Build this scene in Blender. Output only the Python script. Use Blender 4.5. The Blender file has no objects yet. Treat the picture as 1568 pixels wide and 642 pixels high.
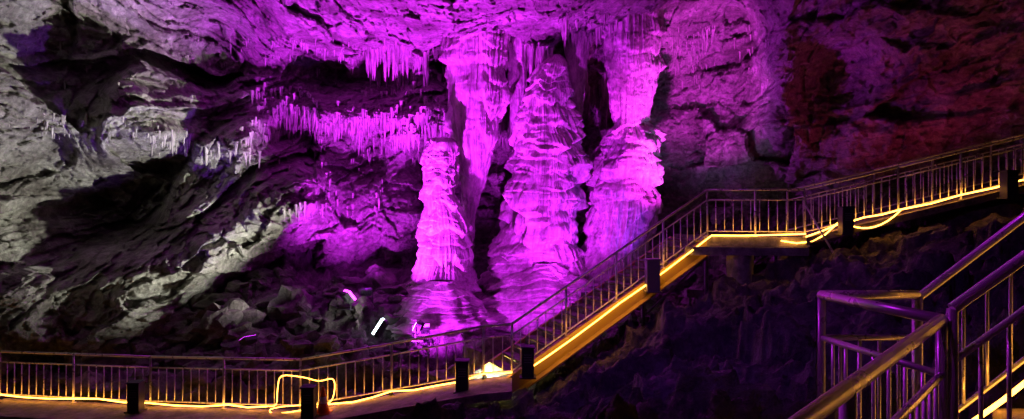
import bpy, math, random
import numpy as np
from mathutils import Vector, Matrix, Quaternion
import bmesh

random.seed(7)
rng = np.random.default_rng(7)
scene = bpy.context.scene
scene.view_settings.view_transform = 'Standard'
scene.view_settings.look = 'None'
scene.view_settings.exposure = 0

# ---------------------------------------------------------------- image coordinates
# positions read off as image pixels, camera at the origin, plus a chosen
# distance in metres for every point -> world coordinates
K = 0.75 / 784
def from_px(a, b, d):
    return ((a - 784) * K * d, d, (321 - b) * K * d)

# ---------------------------------------------------------------- noise
def h3(ix, iy, iz, seed):
    n = (ix.astype(np.int64) * 374761393 + iy.astype(np.int64) * 668265263 +
         iz.astype(np.int64) * 2147483647 + seed * 1274126177) & 0xFFFFFFFF
    n = ((n ^ (n >> 13)) * 1274126177) & 0xFFFFFFFF
    n = ((n ^ (n >> 16)) * 2246822519) & 0xFFFFFFFF
    n = n ^ (n >> 15)
    return (n & 0xFFFFFF).astype(np.float32) / 16777216.0

def vnoise(x, y, z, seed=0):
    fx, fy, fz = np.floor(x), np.floor(y), np.floor(z)
    tx, ty, tz = x - fx, y - fy, z - fz
    tx = tx*tx*tx*(tx*(tx*6-15)+10); ty = ty*ty*ty*(ty*(ty*6-15)+10); tz = tz*tz*tz*(tz*(tz*6-15)+10)
    ix, iy, iz = fx.astype(np.int64), fy.astype(np.int64), fz.astype(np.int64)
    r = 0
    for a in (0, 1):
        wx = tx if a else 1 - tx
        for b in (0, 1):
            wy = ty if b else 1 - ty
            for c in (0, 1):
                wz = tz if c else 1 - tz
                r = r + wx*wy*wz*h3(ix+a, iy+b, iz+c, seed)
    return r*2 - 1

def fbm(x, y, z, oct=4, seed=0, gain=0.5):
    s = 0; a = 1; t = 0
    for o in range(oct):
        s = s + a*vnoise(x, y, z, seed+o); t += a
        x, y, z = x*2.03+5.1, y*2.03+1.7, z*2.03+9.2; a *= gain
    return s/t

def ridged(x, y, z, oct=4, seed=0):
    s = 0; a = 1; t = 0
    for o in range(oct):
        s = s + a*(1-np.abs(vnoise(x, y, z, seed+o))*2); t += a
        x, y, z = x*2.1+3.1, y*2.1+7.7, z*2.1+2.2; a *= 0.5
    return s/t

def facet(x, y, z, seed=0, cont=False):
    """broken-rock noise: each cell is a randomly tilted plane; cont=True -> rounded pillows"""
    bx, by, bz = np.floor(x-0.5).astype(np.int64), np.floor(y-0.5).astype(np.int64), np.floor(z-0.5).astype(np.int64)
    best = np.full(x.shape, 1e9, dtype=np.float32); val = np.zeros(x.shape, dtype=np.float32)
    for a in (0, 1):
        for b in (0, 1):
            for c in (0, 1):
                i, j, k = bx+a, by+b, bz+c
                dx = x-(i+0.2+0.6*h3(i, j, k, seed+1)); dy = y-(j+0.2+0.6*h3(i, j, k, seed+2)); dz = z-(k+0.2+0.6*h3(i, j, k, seed+3))
                d = dx*dx+dy*dy+dz*dz
                m = d < best
                best = np.where(m, d, best)
                if not cont:
                    v = (h3(i, j, k, seed+4)-0.5) + 1.5*((h3(i, j, k, seed+5)-0.5)*dx + (h3(i, j, k, seed+6)-0.5)*dy + (h3(i, j, k, seed+7)-0.5)*dz)
                    val = np.where(m, v, val)
    return np.sqrt(best) if cont else val

def sstep(a, b, x):
    t = np.clip((x-a)/(b-a), 0, 1); return t*t*(3-2*t)

# ---------------------------------------------------------------- mesh helpers
def grid_mesh(name, X, Y, Z, wrap=False, mat=None, smooth=True):
    r, c = X.shape
    co = np.stack([X, Y, Z], -1).reshape(-1, 3).astype(np.float32)
    idx = np.arange(r*c).reshape(r, c)
    if wrap:
        nx = np.roll(idx, -1, axis=1)
        f = np.stack([idx[:-1], nx[:-1], nx[1:], idx[1:]], -1).reshape(-1, 4)
    else:
        f = np.stack([idx[:-1, :-1], idx[:-1, 1:], idx[1:, 1:], idx[1:, :-1]], -1).reshape(-1, 4)
    me = bpy.data.meshes.new(name)
    me.vertices.add(len(co)); me.vertices.foreach_set('co', co.ravel())
    me.loops.add(f.size); me.loops.foreach_set('vertex_index', f.ravel().astype(np.int32))
    me.polygons.add(len(f))
    me.polygons.foreach_set('loop_start', np.arange(0, f.size, 4, dtype=np.int32))
    me.polygons.foreach_set('loop_total', np.full(len(f), 4, dtype=np.int32))
    me.polygons.foreach_set('use_smooth', np.full(len(f), smooth, dtype=bool))
    me.update(calc_edges=True)
    ob = bpy.data.objects.new(name, me); scene.collection.objects.link(ob)
    if mat: me.materials.append(mat)
    return ob

class MB:
    def __init__(s): s.v = []; s.f = []; s.m = []
    def box(s, c, size, R=None, mi=0):
        c = Vector(c); b = len(s.v)
        for sx in (-.5, .5):
            for sy in (-.5, .5):
                for sz in (-.5, .5):
                    p = Vector((sx*size[0], sy*size[1], sz*size[2]))
                    if R is not None: p = R @ p
                    s.v.append(c+p)
        for q in ((0,1,3,2),(4,6,7,5),(0,4,5,1),(2,3,7,6),(0,2,6,4),(1,5,7,3)):
            s.f.append([b+i for i in q]); s.m.append(mi)
    def beam(s, p, q, w, h, mi=0):
        p, q = Vector(p), Vector(q); d = q-p
        x = d.normalized(); y = Vector((0,0,1)).cross(x)
        if y.length < 1e-3: y = Vector((0,1,0))
        y.normalize(); z = x.cross(y)
        R = Matrix((x, y, z)).transposed()
        s.box((p+q)/2, (d.length, w, h), R, mi)
    def tube(s, p, q, r, n=8, mi=0, r2=None):
        s.poly([p, q], r, n, mi, r2=r2)
    def poly(s, pts, r, n=8, mi=0, r2=None):
        pts = [Vector(p) for p in pts]; rings = []
        for i, p in enumerate(pts):
            t = (pts[min(i+1, len(pts)-1)]-pts[max(i-1, 0)]).normalized()
            u = t.cross(Vector((0,0,1)) if abs(t.z) < .9 else Vector((1,0,0))).normalized(); w = t.cross(u)
            rr = r if r2 is None else r+(r2-r)*i/(len(pts)-1)
            b = len(s.v)
            for k in range(n):
                a = 2*math.pi*k/n
                s.v.append(p+u*math.cos(a)*rr+w*math.sin(a)*rr)
            rings.append(b)
        for a, b in zip(rings[:-1], rings[1:]):
            for k in range(n):
                s.f.append([a+k, a+(k+1) % n, b+(k+1) % n, b+k]); s.m.append(mi)
        s.f.append([rings[0]+k for k in range(n)][::-1]); s.m.append(mi)
        s.f.append([rings[-1]+k for k in range(n)]); s.m.append(mi)
    def obj(s, name, mats, smooth=False, parent=None, bevel=0):
        me = bpy.data.meshes.new(name)
        me.from_pydata([tuple(v) for v in s.v], [], s.f)
        for m in mats: me.materials.append(m)
        me.polygons.foreach_set('material_index', s.m)
        if smooth: me.polygons.foreach_set('use_smooth', [len(f) == 4 for f in s.f])
        me.update()
        ob = bpy.data.objects.new(name, me); scene.collection.objects.link(ob)
        if parent: ob.parent = parent
        if bevel:
            b = ob.modifiers.new('b', 'BEVEL'); b.width = bevel; b.segments = 2; b.limit_method = 'ANGLE'
        return ob

def empty(name, loc=(0,0,0)):
    e = bpy.data.objects.new(name, None); e.location = loc; e.empty_display_size = .2
    scene.collection.objects.link(e); return e

# ---------------------------------------------------------------- materials
def new_mat(name):
    m = bpy.data.materials.new(name); m.use_nodes = True
    nt = m.node_tree; return m, nt, nt.nodes['Principled BSDF']

def rock_mat(name, dark, mid, pale, big=.35, bump=.6, rough=.75, vscale=1.0, spec=.4, dist=.06):
    m, nt, b = new_mat(name); N = nt.nodes.new; L = nt.links.new
    tc = N('ShaderNodeTexCoord'); mp = N('ShaderNodeMapping'); mp.inputs['Scale'].default_value = (1, 1, vscale)
    L(tc.outputs['Object'], mp.inputs[0])
    n1 = N('ShaderNodeTexNoise'); n1.inputs['Scale'].default_value = big; n1.inputs['Detail'].default_value = 5; n1.inputs['Roughness'].default_value = .7
    n2 = N('ShaderNodeTexNoise'); n2.inputs['Scale'].default_value = 4.5; n2.inputs['Detail'].default_value = 5; n2.inputs['Roughness'].default_value = .75
    for n in (n1, n2): L(mp.outputs[0], n.inputs['Vector'])
    r = N('ShaderNodeValToRGB'); e = r.color_ramp.elements
    e[0].position = .36; e[0].color = (*dark, 1); e[1].position = .64; e[1].color = (*pale, 1)
    k = e.new(.5); k.color = (*mid, 1)
    L(n1.outputs['Fac'], r.inputs[0])
    mr = N('ShaderNodeMapRange'); mr.inputs[1].default_value = .32; mr.inputs[2].default_value = .68; mr.inputs[3].default_value = .45; mr.inputs[4].default_value = 1.35
    L(n2.outputs['Fac'], mr.inputs[0])
    mx = N('ShaderNodeMix'); mx.data_type = 'RGBA'; mx.blend_type = 'MULTIPLY'; mx.inputs[0].default_value = 1
    L(r.outputs[0], mx.inputs[6]); L(mr.outputs[0], mx.inputs[7]); L(mx.outputs[2], b.inputs['Base Color'])
    bp = N('ShaderNodeBump'); bp.inputs['Strength'].default_value = bump; bp.inputs['Distance'].default_value = dist*4
    L(n2.outputs['Fac'], bp.inputs['Height']); L(bp.outputs[0], b.inputs['Normal'])
    b.inputs['Roughness'].default_value = rough
    b.inputs['Specular IOR Level'].default_value = spec
    return m

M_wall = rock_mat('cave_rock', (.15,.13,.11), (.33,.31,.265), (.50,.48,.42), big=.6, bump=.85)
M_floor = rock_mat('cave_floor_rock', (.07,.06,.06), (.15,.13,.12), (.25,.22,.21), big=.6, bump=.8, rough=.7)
M_calc = rock_mat('calcite', (.30,.26,.24), (.48,.44,.40), (.62,.58,.53), big=1.3, bump=.5, rough=.6, vscale=.4, spec=.3, dist=.03)
M_mud = rock_mat('rubble_rock', (.06,.05,.05), (.13,.11,.10), (.24,.21,.19), big=1.2, bump=.6)

def metal(name, col, rough, metallic=1.0):
    m, nt, b = new_mat(name); N = nt.nodes.new
    n = N('ShaderNodeTexNoise'); n.inputs['Scale'].default_value = 9; n.inputs['Detail'].default_value = 3
    tc = N('ShaderNodeTexCoord'); nt.links.new(tc.outputs['Object'], n.inputs['Vector'])
    mr = N('ShaderNodeMapRange'); mr.inputs[3].default_value = max(.05, rough-.12); mr.inputs[4].default_value = rough+.2
    nt.links.new(n.outputs['Fac'], mr.inputs[0]); nt.links.new(mr.outputs[0], b.inputs['Roughness'])
    b.inputs['Base Color'].default_value = (*col, 1); b.inputs['Metallic'].default_value = metallic
    return m
M_steel = metal('stainless_steel', (.84,.83,.82), .27, .55)
M_dark = metal('dark_painted_metal', (.05,.05,.055), .5, .3)
M_box = metal('grey_metal', (.25,.25,.26), .45, .5)
M_stringer = metal('stringer_rope_glow', (.55,.42,.10), .5, .0)  # yellow glow of the rope light put into the beam's base colour
M_deck = rock_mat('walkway_concrete', (.18,.15,.12), (.28,.24,.19), (.36,.32,.27), big=2, bump=.15, rough=.7)
M_conc = rock_mat('concrete', (.2,.19,.18), (.3,.29,.27), (.38,.37,.35), big=2, bump=.2, rough=.8)
M_orange = metal('orange_plastic', (.8,.12,.02), .5, 0)
M_white = metal('white_band', (.75,.75,.72), .5, 0)
def emis(name, col, s):
    m, nt, b = new_mat(name)
    b.inputs['Base Color'].default_value = (*col, 1)
    b.inputs['Emission Color'].default_value = (*col, 1); b.inputs['Emission Strength'].default_value = s
    return m
M_rope = emis('led_rope', (1, .38, .045), 13)
M_glm = emis('lamp_glass_magenta', (.75, .04, 1), 7)
M_glw = emis('lamp_glass_white', (.75, .95, 1), 7)

# ---------------------------------------------------------------- cave shell
C0 = np.array([0, 4, -1.0])
ctrl = [from_px(*t) for t in [
 (300,0,20),(450,0,19),(600,0,18.5),(800,0,18.5),(930,0,20),(300,40,23.5),(420,78,24),(520,84,24.5),(640,90,25),(790,93,25.5),(900,70,26),
 (500,45,21.5),(700,45,21.5),(850,40,22),
 (340,100,27),(420,104,28),(500,116,28.5),(560,118,28.5),(620,121,28.5),(680,116,28),(740,112,28),
 (390,150,24.5),(450,158,24.5),(500,165,24.5),(560,175,24.3),(620,182,24),(700,165,24),(760,155,24.7),(660,150,24.3),
 (420,205,26.5),(480,215,27.5),(550,225,28),(650,235,28),(750,220,28),
 (550,280,25.5),(520,330,25),(620,310,26),(740,350,28),(890,200,29.5),(980,100,28.5),(1080,80,27),(1100,180,27),(1060,250,27.5),(1140,120,26.5),(1140,30,25.5),
 (560,400,26),(450,430,25.5),(1030,330,27),
 (0,0,17),(150,0,19.5),(0,60,18),(100,75,20),(60,110,19),(200,50,21),(130,35,20.5),(0,170,17.5),(60,190,19.5),(200,120,20.5),(290,130,23),(250,155,22),(330,170,24),
 (80,215,21.5),(0,260,20),(150,225,20),(250,210,20.5),(370,212,22),(340,245,23),(230,290,24),(200,330,24),(130,310,23),(290,250,23.5),(60,350,20.5),(0,400,19),(100,430,19.5),(150,480,18.7),
 (220,430,19),(300,370,20),(400,310,21),(470,270,22),(350,435,23),(300,470,22),(420,380,24),(0,480,18),(480,400,25),(500,300,24.5),
 (1180,20,21.5),(1190,100,22),(1185,200,22.5),(1250,100,23.5),(1250,200,23.5),(1200,270,24.5),(1300,50,21.5),(1350,150,22),(1450,50,19),(1568,0,17),(1568,150,19),(1450,200,21),(1568,250,20),(1300,280,22.5)]]
ctrl += [(-20,5,-2),(-20,5,5),(20,5,3),(18,12,0),(18,12,7),(-17,14,6),(0,-12,0),(-12,-8,0),(12,-8,2),(0,-8,7),(0,2,9),(0,10,6.6),(-9,8,7.5),(9,8,7.5),(0,4,9),
         (-20,14,-5),(0,30,-7),(-12,26,-6),(14,26,-5),(0,-10,-5)]
ctrl = np.array(ctrl)
v = ctrl-C0; rad = np.linalg.norm(v, axis=1); dc = v/rad[:, None]
def kern(d): return np.sqrt(d*d+.0012)
A = kern(np.linalg.norm(dc[:, None]-dc[None], axis=2)); n = len(A)
AA = np.zeros((n+1, n+1)); AA[:n, :n] = A - np.eye(n)*4e-3; AA[:n, n] = 1; AA[n, :n] = 1
wts = np.linalg.solve(AA, np.append(rad, 0))
az = np.radians(np.concatenate([np.linspace(-180, -58, 60, endpoint=False), np.linspace(-58, 58, 1200, endpoint=False), np.linspace(58, 180, 61)]))
el = np.radians(np.concatenate([np.linspace(-38, -18, 16, endpoint=False), np.linspace(-18, 34, 620, endpoint=False), np.linspace(34, 90, 50)]))
AZ, EL = np.meshgrid(az, el)
D = np.stack([np.sin(AZ)*np.cos(EL), np.cos(AZ)*np.cos(EL), np.sin(EL)], -1)
Df = D.reshape(-1, 3); R = np.full(len(Df), wts[n])
for i in range(n):
    R += wts[i]*kern(np.linalg.norm(Df-dc[i], axis=1))
R = np.clip(R, 6, 34)
P = C0+Df*R[:, None]; x, y, z = P[:, 0], P[:, 1], P[:, 2]
w1 = fbm(x*.8, y*.8, z*.8, 3, 11); w2 = fbm(x*.8+40, y*.8, z*.8, 3, 17)
xx, yy, zz = x+w1*.3, y+w2*.2, z+w2*.25
wl = sstep(-3, -8, x)
c, s_ = math.cos(math.radians(42)), math.sin(math.radians(42))
al, ac = xx*c+zz*s_, -xx*s_+zz*c
disp = .9*fbm(x*.22, y*.22, z*.3, 4, 21)
# sample the fracture pattern mostly in the wall plane so slabs read as flat faces
strat = facet(al*.26, yy*.05, ac*.6, 31)*1.7 + facet(al*.7, yy*.12, ac*1.5, 41)*.75 + facet(al*1.8, yy*.3, ac*3.0, 45)*.32
gen = facet(xx*.4, yy*.12, zz*.7, 61)*.9 + facet(xx*1.2, yy*.3, zz*1.7, 71)*.4 + ridged(xx*.9, yy*.9, zz*1.4, 4, 81)*.25
disp += wl*strat + (1-wl)*gen
disp += facet(xx*3.6, yy*.8, zz*4, 91)*.17 + facet(xx*7, yy*1.6, zz*7, 93)*.08 + fbm(x*3, y*3, z*3, 4, 95, .6)*.12
R2 = R-disp
P = (C0+Df*R2[:, None]).reshape(*AZ.shape, 3)
wall = grid_mesh('cave_wall', P[..., 0], P[..., 1], P[..., 2], mat=M_wall)

# small stalactites growing from down-facing rock
du = np.gradient(P, axis=1); dv = np.gradient(P, axis=0)
Nn = np.cross(du, dv); Nn /= np.linalg.norm(Nn, axis=2, keepdims=True)+1e-9
inward = -(D*Nn).sum(-1, keepdims=True); Nn = Nn*np.sign(inward)
tx = P[..., 0]/np.maximum(P[..., 1], 1)/K+784; tz = 321-P[..., 2]/np.maximum(P[..., 1], 1)/K
def zone(a0, a1, b0, b1): return (tx > a0) & (tx < a1) & (tz > b0) & (tz < b1) & (P[..., 1] > 15)
st = MB()
def cone(p, ln, r, lean=.04, n=6):
    p = Vector(p); b = len(st.v); rings = 5
    lx, ly = random.uniform(-lean, lean), random.uniform(-lean, lean); ph = random.random()*6
    for i in range(rings+1):
        t = i/rings; rr = r*((1-t)**.75)*(1+.15*math.sin(i*2.3+ph))+.004
        for k in range(n):
            a = 2*math.pi*k/n+ph
            st.v.append(p+Vector((math.cos(a)*rr+lx*ln*t*t, math.sin(a)*rr+ly*ln*t*t, .25*r+.12-(ln+.12)*t)))
    for i in range(rings):
        for k in range(n):
            st.f.append([b+i*n+k, b+i*n+(k+1) % n, b+(i+1)*n+(k+1) % n, b+(i+1)*n+k]); st.m.append(0)
for zn, cnt, lmin, lmax in [((380,780,125,215),1100,.08,.6),((300,700,60,112),300,.06,.35),((560,930,70,190),1300,.15,1.2),((230,460,190,240),90,.12,.6),
                            ((0,330,60,210),90,.06,.25),((860,1010,20,120),240,.15,.8),((1000,1180,40,140),200,.1,.4),((420,660,190,330),260,.1,.4)]:
    m = zone(*zn) & (Nn[..., 2] < -.3)
    ii = np.argwhere(m)
    if len(ii) == 0: continue
    cl = vnoise(P[..., 0][m]*1.2, P[..., 1][m]*1.2, P[..., 2][m]*.5, 5)
    pr = np.clip(cl+.35, 0, 1)**2+.01; pr /= pr.sum()
    for q in rng.choice(len(ii), size=min(cnt, len(ii)), replace=False, p=pr):
        i, j = ii[q]; L = lmin+(lmax-lmin)*random.random()**2.8
        cone(P[i, j], L, .025+L*random.uniform(.05, .09))
st.obj('stalactites', [M_calc], smooth=True)

# ---------------------------------------------------------------- columns
def column(name, prof, cy, seed, tier=None, tierA=.22, tierP=1.0, fluteA=.05, fluteF=5, nz=600, nth=400, squash=.9, bump=1.0):
    """tier: optional [(z, strength)] to fade the terraces along the height"""
    prof = sorted(prof)
    zc = np.array([p[0] for p in prof]); xl = np.array([p[1] for p in prof]); xr = np.array([p[2] for p in prof])
    zs = np.linspace(zc[0], zc[-1], nz)
    l, r_ = np.interp(zs, zc, xl), np.interp(zs, zc, xr)
    k = np.ones(9)/9
    l = np.convolve(np.pad(l, 4, 'edge'), k, 'valid'); r_ = np.convolve(np.pad(r_, 4, 'edge'), k, 'valid')
    cx = (l+r_)/2; rr = (r_-l)/2
    th = np.linspace(0, 2*np.pi, nth, endpoint=False)
    TH, Z = np.meshgrid(th, zs); RR = rr[:, None]; CX = cx[:, None]
    tm = np.ones_like(zs) if tier is None else np.interp(zs, [t[0] for t in sorted(tier)], [t[1] for t in sorted(tier)])
    tm = tm[:, None]
    ux, uy = np.cos(TH), np.sin(TH)
    big = fbm(ux*1.2, uy*1.2, Z*.8, 3, seed)
    def layer(per, ws, slope, sd):
        ph = Z/per + slope*fbm(ux*ws, uy*ws, Z*.4/per, 2, sd) + .35*vnoise(Z*.9, Z*0+sd*.37, Z*0, sd+2)
        fl = np.floor(ph); s = ph-fl
        # every terrace only runs round part of the column, with its own projection
        mask = .05+.95*sstep(-.5, .5, vnoise(ux*1.4+fl*3.7, uy*1.4, fl*1.9, sd+1))
        return sstep(0, .2, s)*np.cos(np.clip(s, 0, 1)*np.pi/2)**.7*1.3*mask
    amp = np.clip(RR/.9, .5, 1.25)*tm
    t1 = layer(tierP, 1.1, .8, seed+7); t2 = layer(tierP*.5, 1.5, .8, seed+9); t3 = layer(tierP*.25, 2.0, .7, seed+10)
    pil = facet(ux*1.7+big*.3, uy*1.7, Z*1.1, seed+30, cont=True)
    pil2 = facet(ux*3.6+big*.3, uy*3.6, Z*2.6, seed+33, cont=True)
    fl = ridged(ux*fluteF+big*.4, uy*fluteF, Z*.3, 3, seed+15)
    fine = fbm(ux*RR*7, uy*RR*7, Z*6, 3, seed+19, .6)
    r = RR*(1.0+.10*big) + amp*(tierA*(t1-.35)+tierA*.4*(t2-.3)+tierA*.14*(t3-.3)+tierA*.9*(.45-pil)+tierA*.4*(.45-pil2)) + fluteA*np.clip(RR/.9, .3, 1.3)*fl*(.6+.5*t1) + .025*bump*fine
    r = np.maximum(r, .03)
    return grid_mesh(name, CX+r*ux, cy+r*uy*squash, Z+0*TH, wrap=True, mat=M_calc)

def prof(d, rows): return [((321-b)*K*d, (a0-784)*K*d, (a1-784)*K*d) for b, a0, a1 in rows]
column('stalagmite', prof(23.5, [(84,846,852),(92,834,861),(100,826,866),(115,816,867),(150,800,869),(200,793,874),(250,788,881),(300,781,884),(350,774,885),(400,758,886),(430,742,888),(460,728,892),(490,705,900),(520,690,910)]), 23.5, 100, tierA=.31, tierP=1.15, fluteA=.12, fluteF=9)
zt = (321-190)*K*24
column('stalagmite_column', prof(24, [(-30,928,1018),(0,928,1015),(60,928,1013),(110,931,1010),(140,934,1003),(170,938,996),(185,941,992),(194,940,994),(204,930,1006),(218,924,1011),(250,915,1012),(300,910,1003),(350,904,996),(385,898,990),(405,880,1000),(425,855,1015),(450,835,1030),(480,820,1050)]), 24.2, 203,
       tier=[(-4,.5),(-1,.3),(0,.5),(zt-1.2,1.0),(zt,1.0),(zt+.3,.35),(9,.3)], tierA=.24, tierP=.9, fluteA=.16, fluteF=10, bump=2)
column('stalagmite', prof(22.5, [(212,662,690),(218,654,696),(250,650,698),(300,649,697),(318,650,708),(350,649,717),(400,646,721),(430,640,724),(455,630,735),(480,606,750),(500,596,765),(525,590,775)]), 22.5, 307, tierA=.2, tierP=.8, fluteA=.08, fluteF=7)
column('hanging_stalactite', prof(23.6, [(30,680,785),(80,685,775),(110,687,770),(150,687,768),(180,689,761),(210,692,757),(240,698,752),(270,704,744),(300,709,733),(340,713,724),(395,716,721)]), 23.9, 411, tierA=.14, tierP=1.2, fluteA=.18, fluteF=9, nz=460, nth=320)
column('hanging_stalactite', prof(24, [(40,770,812),(80,775,808),(130,778,806),(170,782,800),(215,788,795)]), 24.6, 421, tierA=.08, tierP=1.2, fluteA=.08, nz=220, nth=160)
column('hanging_stalactite', prof(24.5, [(30,862,910),(60,868,905),(130,876,900),(170,882,895),(200,886,890)]), 25.2, 441, tierA=.05, tierP=1.2, fluteA=.08, nz=160, nth=160)
column('flowstone_mound', prof(21.8, [(405,825,845),(420,790,870),(438,762,905),(458,740,935),(480,715,965),(505,695,985),(540,685,995)]), 22.2, 511, tierA=.30, tierP=.5, fluteA=.06, nz=220, nth=460, squash=.7)
column('flowstone_mound', prof(20.5, [(432,660,690),(448,632,718),(468,610,738),(490,596,752),(515,588,765),(540,583,770)]), 20.9, 521, tierA=.24, tierP=.4, fluteA=.05, nz=200, nth=380, squash=.8)

# ---------------------------------------------------------------- floor
fc = np.array([(-12,14.4,-4.75),(-12,8,-5.5),(-5,12.6,-4.7),(-8,13.6,-4.8),(-2,13,-4.3),(-.6,13.2,-4.0),(0,8,-3.0),(.5,11,-3.55),(2,13.3,-3.4),(3.5,14,-2.5),(5,14.5,-2.0),(6.5,15,-1.35),
 (8,14.5,-1.1),(9,14.8,-.85),(12,14.8,0),(3,8,-2.3),(5,9,-1.9),(7,8,-1.3),(2,5,-2.6),(0,5,-3),(-4,5,-3.7),(0,0,-2.5),(8,4,-1.8),(12,8,-.2),(4.5,12,-2.0),(7,12,-1.3),
 (-13,19,-4.3),(-10,20,-3.8),(-5,18.5,-4.2),(-6.5,21.5,-3),(-5,21,-3.1),(-2.7,19.5,-3.9),(-1.5,18,-4.2),(-9,23,-2.6),(0,16,-3.9),(0,19,-4.0),(0,22,-3.8),(4,20,-3.1),(4,24,-2.4),(7,20,-1.9),
 (8,24,-1),(12,20,.2),(15,22,1),(2.5,17.3,-3.5),(4.5,17.3,-2.4),(0,28,-2.5),(-8,27,-1.5),(8,28,0),(-14,24,-3),(-12,17,-4.7),(-8,17,-4.7),(-4.5,16,-4.6),(12,17,.2),(9,17.5,-.6),(6.5,17.3,-1.6),
 (-22,10,-5),(22,10,1),(0,-10,-2.5),(-20,28,-2),(20,28,2)])
fx = np.linspace(-24, 24, 760); fy = np.concatenate([np.linspace(-12, 6, 60, endpoint=False), np.linspace(6, 30, 460)])
FX, FY = np.meshgrid(fx, fy)
pc = fc[:, :2]; A = np.linalg.norm(pc[:, None]-pc[None], axis=2); n = len(A)
AA = np.zeros((n+1, n+1)); AA[:n, :n] = A-np.eye(n)*.02; AA[:n, n] = 1; AA[n, :n] = 1
w = np.linalg.solve(AA, np.append(fc[:, 2], 0))
FZ = np.full(FX.shape, w[n])
for i in range(n): FZ += w[i]*np.hypot(FX-pc[i, 0], FY-pc[i, 1])
wx = FX+fbm(FX*.5, FY*.5, FX*0, 3, 3)*.7; wy = FY+fbm(FX*.5+20, FY*.5, FX*0, 3, 4)*.7
FZ += facet(wx*.7, wy*.7, FX*0, 601)*.55+facet(wx*1.9, wy*1.9, FX*0, 611)*.28+facet(wx*5, wy*5, FX*0, 621)*.09+fbm(wx*3, wy*3, FX*0, 4, 6)*.12
path = np.array([(-13.5,16.2,-4.5),(-12,16,-4.45),(-8.1,15.3,-4.42),(-4.56,14.7,-4.35),(-2.6,14.7,-4.0),(-.6,14.4,-3.58),(0,14.4,-3.53),(1.2,14.9,-2.8),(2.4,15.5,-2.2),(3.6,16,-1.5),(4.72,16.5,-.65),(6.86,16,-.65),(9.05,16,-.13),(12,16,.58),(14.5,16,1.15)])
dz = np.interp(FX, path[:, 0], path[:, 2]); dy = np.interp(FX, path[:, 0], path[:, 1])
near = (1-sstep(1.0, 1.9, np.abs(FY-dy)))
FZ = np.where(near > 0, FZ*(1-near)+np.minimum(FZ, dz-.35)*near, FZ)
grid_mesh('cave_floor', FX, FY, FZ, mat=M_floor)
def floor_z(x, y):
    i = np.searchsorted(fy, y); j = np.searchsorted(fx, x)
    return float(FZ[min(i, len(fy)-1), min(j, len(fx)-1)])

# rubble
def boulders(name, spots, mat):
    V = []; F = []
    bm = bmesh.new(); bmesh.ops.create_icosphere(bm, subdivisions=3, radius=1); bm.verts.ensure_lookup_table()
    base = np.array([v.co[:] for v in bm.verts]); faces = [[v.index for v in f.verts] for f in bm.faces]; bm.free()
    for k, (x, y, r) in enumerate(spots):
        s = base.copy(); o = k*7.3
        d = 1+facet(s[:, 0]*1.1+o, s[:, 1]*1.1, s[:, 2]*1.1, 700)*.75+fbm(s[:, 0]*2+o, s[:, 1]*2, s[:, 2]*2, 3, 710)*.25
        s = s*d[:, None]*r*np.array([random.uniform(.8, 1.4), random.uniform(.8, 1.3), random.uniform(.5, .95)])
        a = random.random()*6; ca, sa = math.cos(a), math.sin(a)
        s = np.stack([s[:, 0]*ca-s[:, 1]*sa+x, s[:, 0]*sa+s[:, 1]*ca+y, s[:, 2]+floor_z(x, y)+r*.15], -1)
        b = len(V); V += [tuple(q) for q in s]; F += [[b+i for i in f] for f in faces]
    me = bpy.data.meshes.new(name); me.from_pydata(V, [], F); me.materials.append(mat); me.update()
    ob = bpy.data.objects.new(name, me); scene.collection.objects.link(ob)
sp = []
for _ in range(280):
    x = random.uniform(-14, -1.5); y = random.uniform(17.2, 23.5); r = random.choice([.12, .18, .25, .35, .5])*random.uniform(.8, 1.3)
    if x > -3.8 and y < 20: r = min(r, .2)
    sp.append((x, y, r))
for _ in range(120):
    x = random.uniform(2, 8); y = random.uniform(17.6, 22); sp.append((x, y, random.uniform(.1, .45)))
boulders('rubble', sp, M_mud)
sp = [(random.uniform(-1.5, .3), random.uniform(15.8, 17.2), random.uniform(.12, .4)) for _ in range(34)]+[(-.55, 16.5, .85), (-1.0, 16.7, .6), (0, 16.8, .7)]
boulders('limestone_rubble', sp, M_wall)

# ---------------------------------------------------------------- railings
def railing(name, segs, h=1.12, sp=.2, post_sp=1.9, r=.027, rb=.012, gap=.24):
    m = MB()
    up = Vector((0, 0, 1))
    for a, b in segs:
        a, b = Vector(a), Vector(b); d = b-a; L = Vector((d.x, d.y, 0)).length
        m.tube(a+up*h, b+up*h, r, 10); m.tube(a+up*(h-gap), b+up*(h-gap), r*.65); m.tube(a+up*.13, b+up*.13, r*.65)
        np_ = max(1, round(L/post_sp))
        for i in range(np_+1):
            p = a+d*i/np_; m.tube(p-up*.04, p+up*(h), r*.95, 10)
            m.tube(p-up*.0, p+up*.02, r*2.2, 10)
        nb = max(2, round(L/sp))
        for i in range(1, nb):
            if abs((i/nb*np_) % 1) < 1e-6: continue
            p = a+d*i/nb; m.tube(p+up*.13, p+up*(h-gap), rb, 6)
    return m.obj(name, [M_steel], smooth=True)

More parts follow.
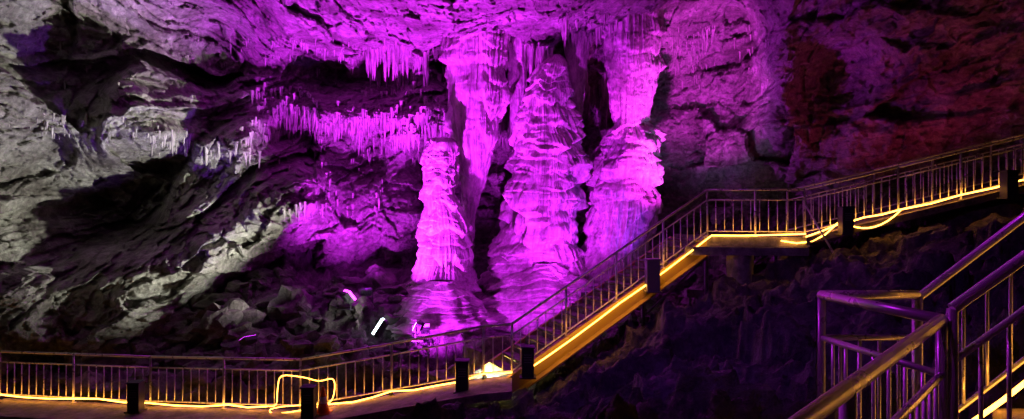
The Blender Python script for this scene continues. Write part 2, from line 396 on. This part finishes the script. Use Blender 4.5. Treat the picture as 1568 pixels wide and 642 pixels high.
Wp = [(-16,16.6,-4.52),(-12,16,-4.45),(-8.1,15.3,-4.42),(-4.56,14.7,-4.35),(-2.6,14.75,-4.02),(-.6,14.4,-3.58),(0,14.4,-3.53)]
railing('walkway_railing', list(zip(Wp[:-1], Wp[1:])))
S0, S1 = Vector((0, 14.4, -3.53)), Vector((4.72, 16.5, -.65))
railing('stair_railing', [(S0, S1)], post_sp=1.3)
Lp = [(4.72,16.5,-.65),(6.86,16,-.65)]
railing('landing_railing', [tuple(Lp)], post_sp=1.1)
Rp = [(6.86,16,-.65),(9.05,16,-.13),(12,16,.58),(16,16.2,1.5)]
railing('walkway_railing', list(zip(Rp[:-1], Rp[1:])))
Rq = [(p[0]+.1, p[1]+1.25, p[2]) for p in Rp]
railing('walkway_railing', list(zip(Rq[:-1], Rq[1:])))

def ribbon(name, pts, o0, o1, th, mat):
    m = MB()
    for p in pts:
        x, y, z = p
        m.v += [Vector((x, y+o0, z)), Vector((x, y+o1, z)), Vector((x, y+o1, z-th)), Vector((x, y+o0, z-th))]
    for i in range(len(pts)-1):
        a = i*4; b = a+4
        for k in range(4):
            m.f.append([a+k, a+(k+1) % 4, b+(k+1) % 4, b+k]); m.m.append(0)
    m.f += [[0,1,2,3][::-1], [len(pts)*4-4+k for k in range(4)]]; m.m += [0, 0]
    return m.obj(name, [mat])
ribbon('walkway', Wp, -1.15, .12, .16, M_deck)
ribbon('walkway', Rp, -.1, 1.35, .16, M_deck)

stairs = empty('staircase')
m = MB()
hd = Vector((S1.x-S0.x, S1.y-S0.y, 0)).normalized(); side = Vector((-hd.y, hd.x, 0))
dn = Vector((0, 0, -.19))
m.beam(S0+dn-hd*.1, S1+dn, .09, .34); m.beam(S0+dn+side*1.3-hd*.1, S1+dn+side*1.3, .09, .34)
m.beam(S0-side*.09+Vector((0,0,-.36)), S1-side*.09+Vector((0,0,-.36)), .26, .03)
m.obj('stringers', [M_stringer], parent=stairs)
m = MB(); nst = 17
Rm = Matrix((hd, side, Vector((0, 0, 1)))).transposed()
for i in range(nst):
    p = S0+(S1-S0)*(i+.5)/nst+side*.65
    m.box(p+Vector((0,0,-.02)), (.31, 1.19, .045), Rm); m.box(p+hd*.14+Vector((0,0,.05)), (.02, 1.19, .12), Rm)
m.obj('treads', [M_deck], parent=stairs)
m = MB()
lz = -.65
b = len(m.v)
for zt_ in (lz, lz-.22):
    for q in [(4.62,16.45),(6.95,15.93),(7.0,17.35),(4.2,17.75)]: m.v.append(Vector((q[0], q[1], zt_)))
m.f += [[0,1,2,3],[7,6,5,4],[0,4,5,1],[1,5,6,2],[2,6,7,3],[3,7,4,0]]; m.m += [0]*6
m.beam((4.1,16.2,-.98), (6.9,15.9,-.98), .12, .2)
m.obj('landing_slab', [M_conc], parent=stairs)
m = MB()
for q in [(4.9,17.2),(3.2,16.6),(6.6,17.1)]:
    m.tube((q[0], q[1], floor_z(*q)-.3), (q[0], q[1], -.8 if q[0] > 4 else -1.6), .05, 10)
m.tube((4.9,17.2,-2.2), (6.6,17.1,-1.0), .03); m.tube((3.2,16.6,-2.6), (4.9,17.2,-1.2), .03)
m.obj('support_legs', [M_box], smooth=True, parent=stairs)

zs = np.linspace(-3.4, -.88, 60); th = np.linspace(0, 2*np.pi, 48, endpoint=False); TH, Z = np.meshgrid(th, zs)
rr = .31+.05*fbm(np.cos(TH)*1.5, np.sin(TH)*1.5, Z*2, 4, 5)+.04*(-.9-Z)*.5
grid_mesh('concrete_pier', 5.45+rr*np.cos(TH), 16.35+rr*np.sin(TH), Z, wrap=True, mat=M_conc)

m = MB(); m.tube((6.86, 15.95, .1), (7.35, 15.4, -1.15), .025); m.tube((7.35,15.4,-1.13), (7.35,15.4,-1.2), .06)
m.obj('brace_pole', [M_steel], smooth=True)

def bollard(x, y, z, h=.62, w=.26, mat=M_dark, name='bollard'):
    e = empty(name, (x, y, z))
    m = MB(); m.box((0, 0, h/2), (w, w, h)); m.obj('body', [mat], parent=e, bevel=.015)
    m = MB(); m.box((0, 0, h+.018), (w+.04, w+.04, .036)); m.box((0, -.0, .015), (w+.08, w+.08, .03)); m.obj('cap_and_base', [mat], parent=e, bevel=.006)
    m = MB()
    for k in range(4): m.box((0, -w/2-.004, h*.55+k*.05), (w*.6, .008, .015))
    m.obj('louvres', [M_box], parent=e)
for a, b, d, mt in [(208,630,14.9,M_dark),(473,640,13.9,M_dark),(708,600,13.9,M_dark),(808,578,14.2,M_dark),(1295,360,15.7,M_dark),(1545,305,15.6,M_dark)]:
    bollard(*from_px(a, b, d), mat=mt)
p = S0+(S1-S0)*.66-side*.22
bollard(p.x, p.y, p.z-.25, h=.72, w=.3, mat=M_box)

e = empty('traffic_cone', (-3.93, 14.2, -4.24))
m = MB(); m.box((0,0,.015), (.34,.34,.03)); m.poly([(0,0,.03),(0,0,.22)], .13, 20, 0, r2=.095); m.poly([(0,0,.36),(0,0,.56)], .067, 20, 0, r2=.025); m.obj('cone_body', [M_orange], smooth=True, parent=e)
m = MB(); m.poly([(0,0,.22),(0,0,.36)], .095, 20, 0, r2=.067); m.obj('reflective_band', [M_white], smooth=True, parent=e)

e = empty('junction_box', from_px(1062, 449, 17.2)); m = MB(); m.box((0,0,0), (.4,.25,.2)); m.tube((.1,0,-.05),(.1,0,-.7),.02); m.tube((-.1,0,-.05),(-.1,0,-.7),.02); m.obj('box', [M_conc], parent=e)

# ---------------------------------------------------------------- led rope
def sag(pts, s=.03, jit=.012):
    out = []
    for a, b in zip(pts[:-1], pts[1:]):
        a, b = Vector(a), Vector(b)
        k = max(2, int((b-a).length/.6))
        for i in range(k):
            t = i/k; q = a.lerp(b, t); q.z += -s*4*t*(1-t)+random.uniform(-jit, jit); q.y += random.uniform(-jit, jit); out.append(q)
    out.append(Vector(pts[-1])); return out
def smooth_path(pts, n=4):
    """Catmull-Rom through the points"""
    P_ = [Vector(pts[0])]+[Vector(p) for p in pts]+[Vector(pts[-1])]; out = []
    for i in range(1, len(P_)-2):
        for k in range(n):
            t = k/n; a, b, c_, d = P_[i-1], P_[i], P_[i+1], P_[i+2]
            out.append(.5*((2*b)+(c_-a)*t+(2*a-5*b+4*c_-d)*t*t+(-a+3*b-3*c_+d)*t**3))
    out.append(Vector(pts[-1])); return out
def off(p, dy, dz): return (p[0], p[1]+dy, p[2]+dz)
def rope(name, pts, r=.016):
    m = MB(); m.poly(pts, r, 5); return m.obj(name, [M_rope], smooth=True)
rope('led_rope_light', sag([off(Wp[0],-.05,.12), off(Wp[1],-.05,.12), (-9.4,15.5,-4.3), off(Wp[2],-.05,.1), (-6.2,14.95,-4.28), (-5.3,14.78,-4.26)], .04))
rope('led_rope_light', smooth_path([(-5.3,14.78,-4.26),(-5.08,14.7,-4.2),(-5.04,14.68,-3.85),(-4.95,14.68,-3.58),(-4.5,14.66,-3.6),(-4.15,14.66,-3.68),(-3.86,14.64,-3.63),(-3.8,14.64,-3.8),(-3.86,14.6,-4.08),(-4.1,14.58,-4.2),(-4.6,14.6,-4.31),(-5.1,14.66,-4.38),(-5.2,14.66,-4.3),(-4.95,14.68,-4.24),(-4.5,14.66,-4.2)]), r=.010)
rope('led_rope_light', sag([(-4.5,14.66,-4.2),(-3.4,14.65,-4.12),off(Wp[4],-.05,.1),(-1.6,14.52,-3.75),off(Wp[5],-.05,.12),(0,14.35,-3.42)], .03))
rope('led_rope_light', sag([tuple(S0+Vector((.25,0,.16))-side*.16), tuple(S0.lerp(S1,.5)+Vector((0,0,.0))-side*.16), tuple(S1+Vector((0,0,.02))-side*.16), off(Lp[1],-.06,.08)], .02))
rope('led_rope_light', sag([off(Lp[1],-.06,.02),(7.6,15.95,-.35),(8.2,15.92,-.18),off(Rp[1],-.06,.12),(10.5,15.94,.35),off(Rp[2],-.06,.12),off(Rp[3],-.06,.12)], .02))
rope('led_rope_light', sag([(6.3,15.98,-.72),(7.0,15.9,-.75),(7.6,15.9,-.3)], .05))
rope('led_rope_light', [(7.7+1.35*t, 15.9, -.28+.26*t-.30*4*t*(1-t)*.9) for t in np.linspace(0, 1, 10)])

# ---------------------------------------------------------------- foreground platform
A_, B_, C_, D_ = Vector((1.95,3.1,-1.6)), Vector((.85,1.9,-1.66)), Vector((1.81,4.0,-1.6)), Vector((2.38,4.0,-1.6))
Bx = B_+(B_-A_)*1.5
railing('platform_railing', [(Bx, A_), (A_, C_), (C_, D_)], h=1.1, sp=.11, post_sp=1.5, r=.027, rb=.010, gap=.25)
def stz(x): return -1.6+.75*(x-2.15)
railing('stair_railing', [((2.0,3.1,-1.57), (6.0,3.1,stz(6.0)))], h=1.12, sp=.13, post_sp=1.3, r=.026, rb=.010)
railing('stair_railing', [((2.38,4.02,-1.5), (6.0,4.02,stz(6.0)-.02))], h=.97, sp=.14, post_sp=1.2, r=.024, rb=.010)
m = MB()
poly = [(-2.2,-1.5),(.85,1.86),(1.95,3.05),(1.78,4.06),(2.42,4.06),(2.42,-1.5)]
for zz_ in (-1.66, -1.82):
    for q in poly: m.v.append(Vector((q[0], q[1], zz_)))
k = len(poly); m.f.append(list(range(k))[::-1]); m.m.append(0); m.f.append([k+i for i in range(k)]); m.m.append(0)
for i in range(k): m.f.append([i, (i+1) % k, k+(i+1) % k, k+i]); m.m.append(0)
m.obj('viewing_platform', [M_deck])
m = MB()
for i in range(16):
    x0 = 2.32+i*.24; zq = -1.6+(i+1)*.18-.1
    m.box((x0+.12, 3.56, zq-.35), (.238, .86, .7))
m.obj('stone_steps', [M_deck], bevel=.012)
rope('led_rope_light', sag([(2.3,3.94,-1.5),(6.0,3.94,stz(6)+.12)], .02), .014)
e = empty('junction_box', (1.80, 3.93, -1.22)); m = MB(); m.box((0,0,0), (.11,.09,.2)); m.box((0,-.05,0), (.08,.012,.16)); m.obj('box', [M_box], parent=e, bevel=.006)

# ---------------------------------------------------------------- flood lamps
def flood(name, loc, target, glass, col, W, w=.36, h=.26, cone=150, blend=.6, size=.12, stand=.35, proud=False):
    e = empty(name, loc); loc = Vector(loc); d = (Vector(target)-loc).normalized()
    q = d.to_track_quat('Y', 'Z'); R = q.to_matrix()
    m = MB(); m.box((0,0,0), (w, .10, h), R)
    for k in range(7): m.box(R@Vector((-w/2+w*(k+.5)/7, -.08, 0)), (.012, .07, h*.9), R)
    m.obj('housing', [M_dark], parent=e, bevel=.004)
    m = MB()
    if proud: m.box(R@Vector((0, .09, 0)), (w-.02, .08, h-.02), R)
    else: m.box(R@Vector((0, .052, 0)), (w-.02, .006, h-.02), R)
    m.obj('glass', [glass], parent=e)
    m = MB(); s = R@Vector((1, 0, 0)); a = s*(w/2+.03)
    m.tube(a, a-Vector((0,0,stand)), .012); m.tube(-a, -a-Vector((0,0,stand)), .012); m.tube(a-Vector((0,0,stand)), -a-Vector((0,0,stand)), .012)
    m.box((0,0,-stand-.02), (w*.8,.2,.03)); m.obj('bracket', [M_dark], parent=e)
    li = bpy.data.lights.new(name+'_beam', 'SPOT'); li.energy = W; li.color = col; li.spot_size = math.radians(cone); li.spot_blend = blend; li.shadow_soft_size = size
    lo = bpy.data.objects.new('beam', li); scene.collection.objects.link(lo); lo.parent = e; lo.location = d*.3
    lo.rotation_euler = d.to_track_quat('-Z', 'Y').to_euler()
MAG = (.58, .018, .92); MAG2 = (.30, .03, 1.0); WH = (.97, 1.0, .88)
flood('floodlight', from_px(532,455,20.3), from_px(810,210,24), M_glm, MAG, 5500, cone=75, w=.45, h=.34, proud=True)
flood('floodlight', from_px(645,505,19.0), from_px(600,20,21.5), M_glm, MAG, 18000, cone=96, blend=.9, w=.42, h=.3, proud=True)
flood('floodlight', from_px(850,500,17.5), from_px(870,240,25), M_glm, MAG, 5600, cone=58, blend=.8)
flood('floodlight', from_px(600,545,17.0), from_px(740,440,21.5), M_glm, MAG, 2600, cone=62, blend=.9)  # unseen lamp, added to brighten the column bases
flood('floodlight', from_px(900,455,18.3), from_px(810,430,22), M_glm, MAG, 500, cone=90, blend=.9)
flood('floodlight', from_px(1000,440,19), from_px(1050,110,26), M_glm, (.75,.025,.85), 12000, cone=46, blend=.8)
flood('floodlight', from_px(560,447,20.9), from_px(540,240,25), M_glm, MAG, 4000, cone=95, blend=.8)
flood('floodlight', from_px(583,503,19.5), from_px(330,300,21), M_glw, WH, 60, w=.14, h=.55, cone=110, proud=True)
flood('floodlight', from_px(640,500,18.0), from_px(170,240,19.5), M_glw, WH, 6000, cone=66, blend=.9)  # added source, carries white light to the left wall
flood('floodlight', from_px(380,520,17.5), from_px(230,20,20), M_glm, MAG2, 1200, cone=90, blend=.9)  # made-up lamp for a violet wash on the upper left
flood('floodlight', from_px(1052,352,19.5), from_px(1060,120,27), M_glw, (.5,.3,1), 500, cone=60)
flood('floodlight', from_px(1030,425,21.5), from_px(900,280,23.5), M_glm, MAG2, 450, cone=80, blend=.8)  # extra fill lamp, lifts the dark right sides of the columns
flood('floodlight', from_px(765,598,14.95), from_px(745,540,16.6), M_glw, (.95,1,.7), 110, cone=150, w=.2, h=.15, stand=.1)
flood('floodlight', from_px(1400,325,18.8), from_px(1330,60,20), M_glm, (1,.03,.18), 130, cone=140)  # hidden red lamp added to tint the upper right wall
flood('floodlight', (-1.5,4.5,2.9), (1.9,3.4,-.5), M_glm, MAG, 130, cone=45, stand=-.3)
flood('floodlight', (0,8,4.2), (4,12,-2.2), M_glm, MAG2, 280, cone=85, blend=.9, stand=-.3)

# ---------------------------------------------------------------- world + camera
wd = bpy.data.worlds.new('World'); scene.world = wd; wd.use_nodes = True
nt = wd.node_tree; sk = nt.nodes.new('ShaderNodeTexSky'); sk.sky_type = 'NISHITA'; sk.sun_disc = False; sk.sun_elevation = math.radians(-5)
nt.links.new(sk.outputs[0], nt.nodes['Background'].inputs[0]); nt.nodes['Background'].inputs[1].default_value = .02
cd = bpy.data.cameras.new('camera'); cd.lens = 24; cd.sensor_width = 36; cd.clip_end = 300; cd.clip_start = .05
co = bpy.data.objects.new('camera', cd); scene.collection.objects.link(co); co.location = (0, 0, 0); co.rotation_euler = (math.radians(90), 0, 0)
scene.camera = co
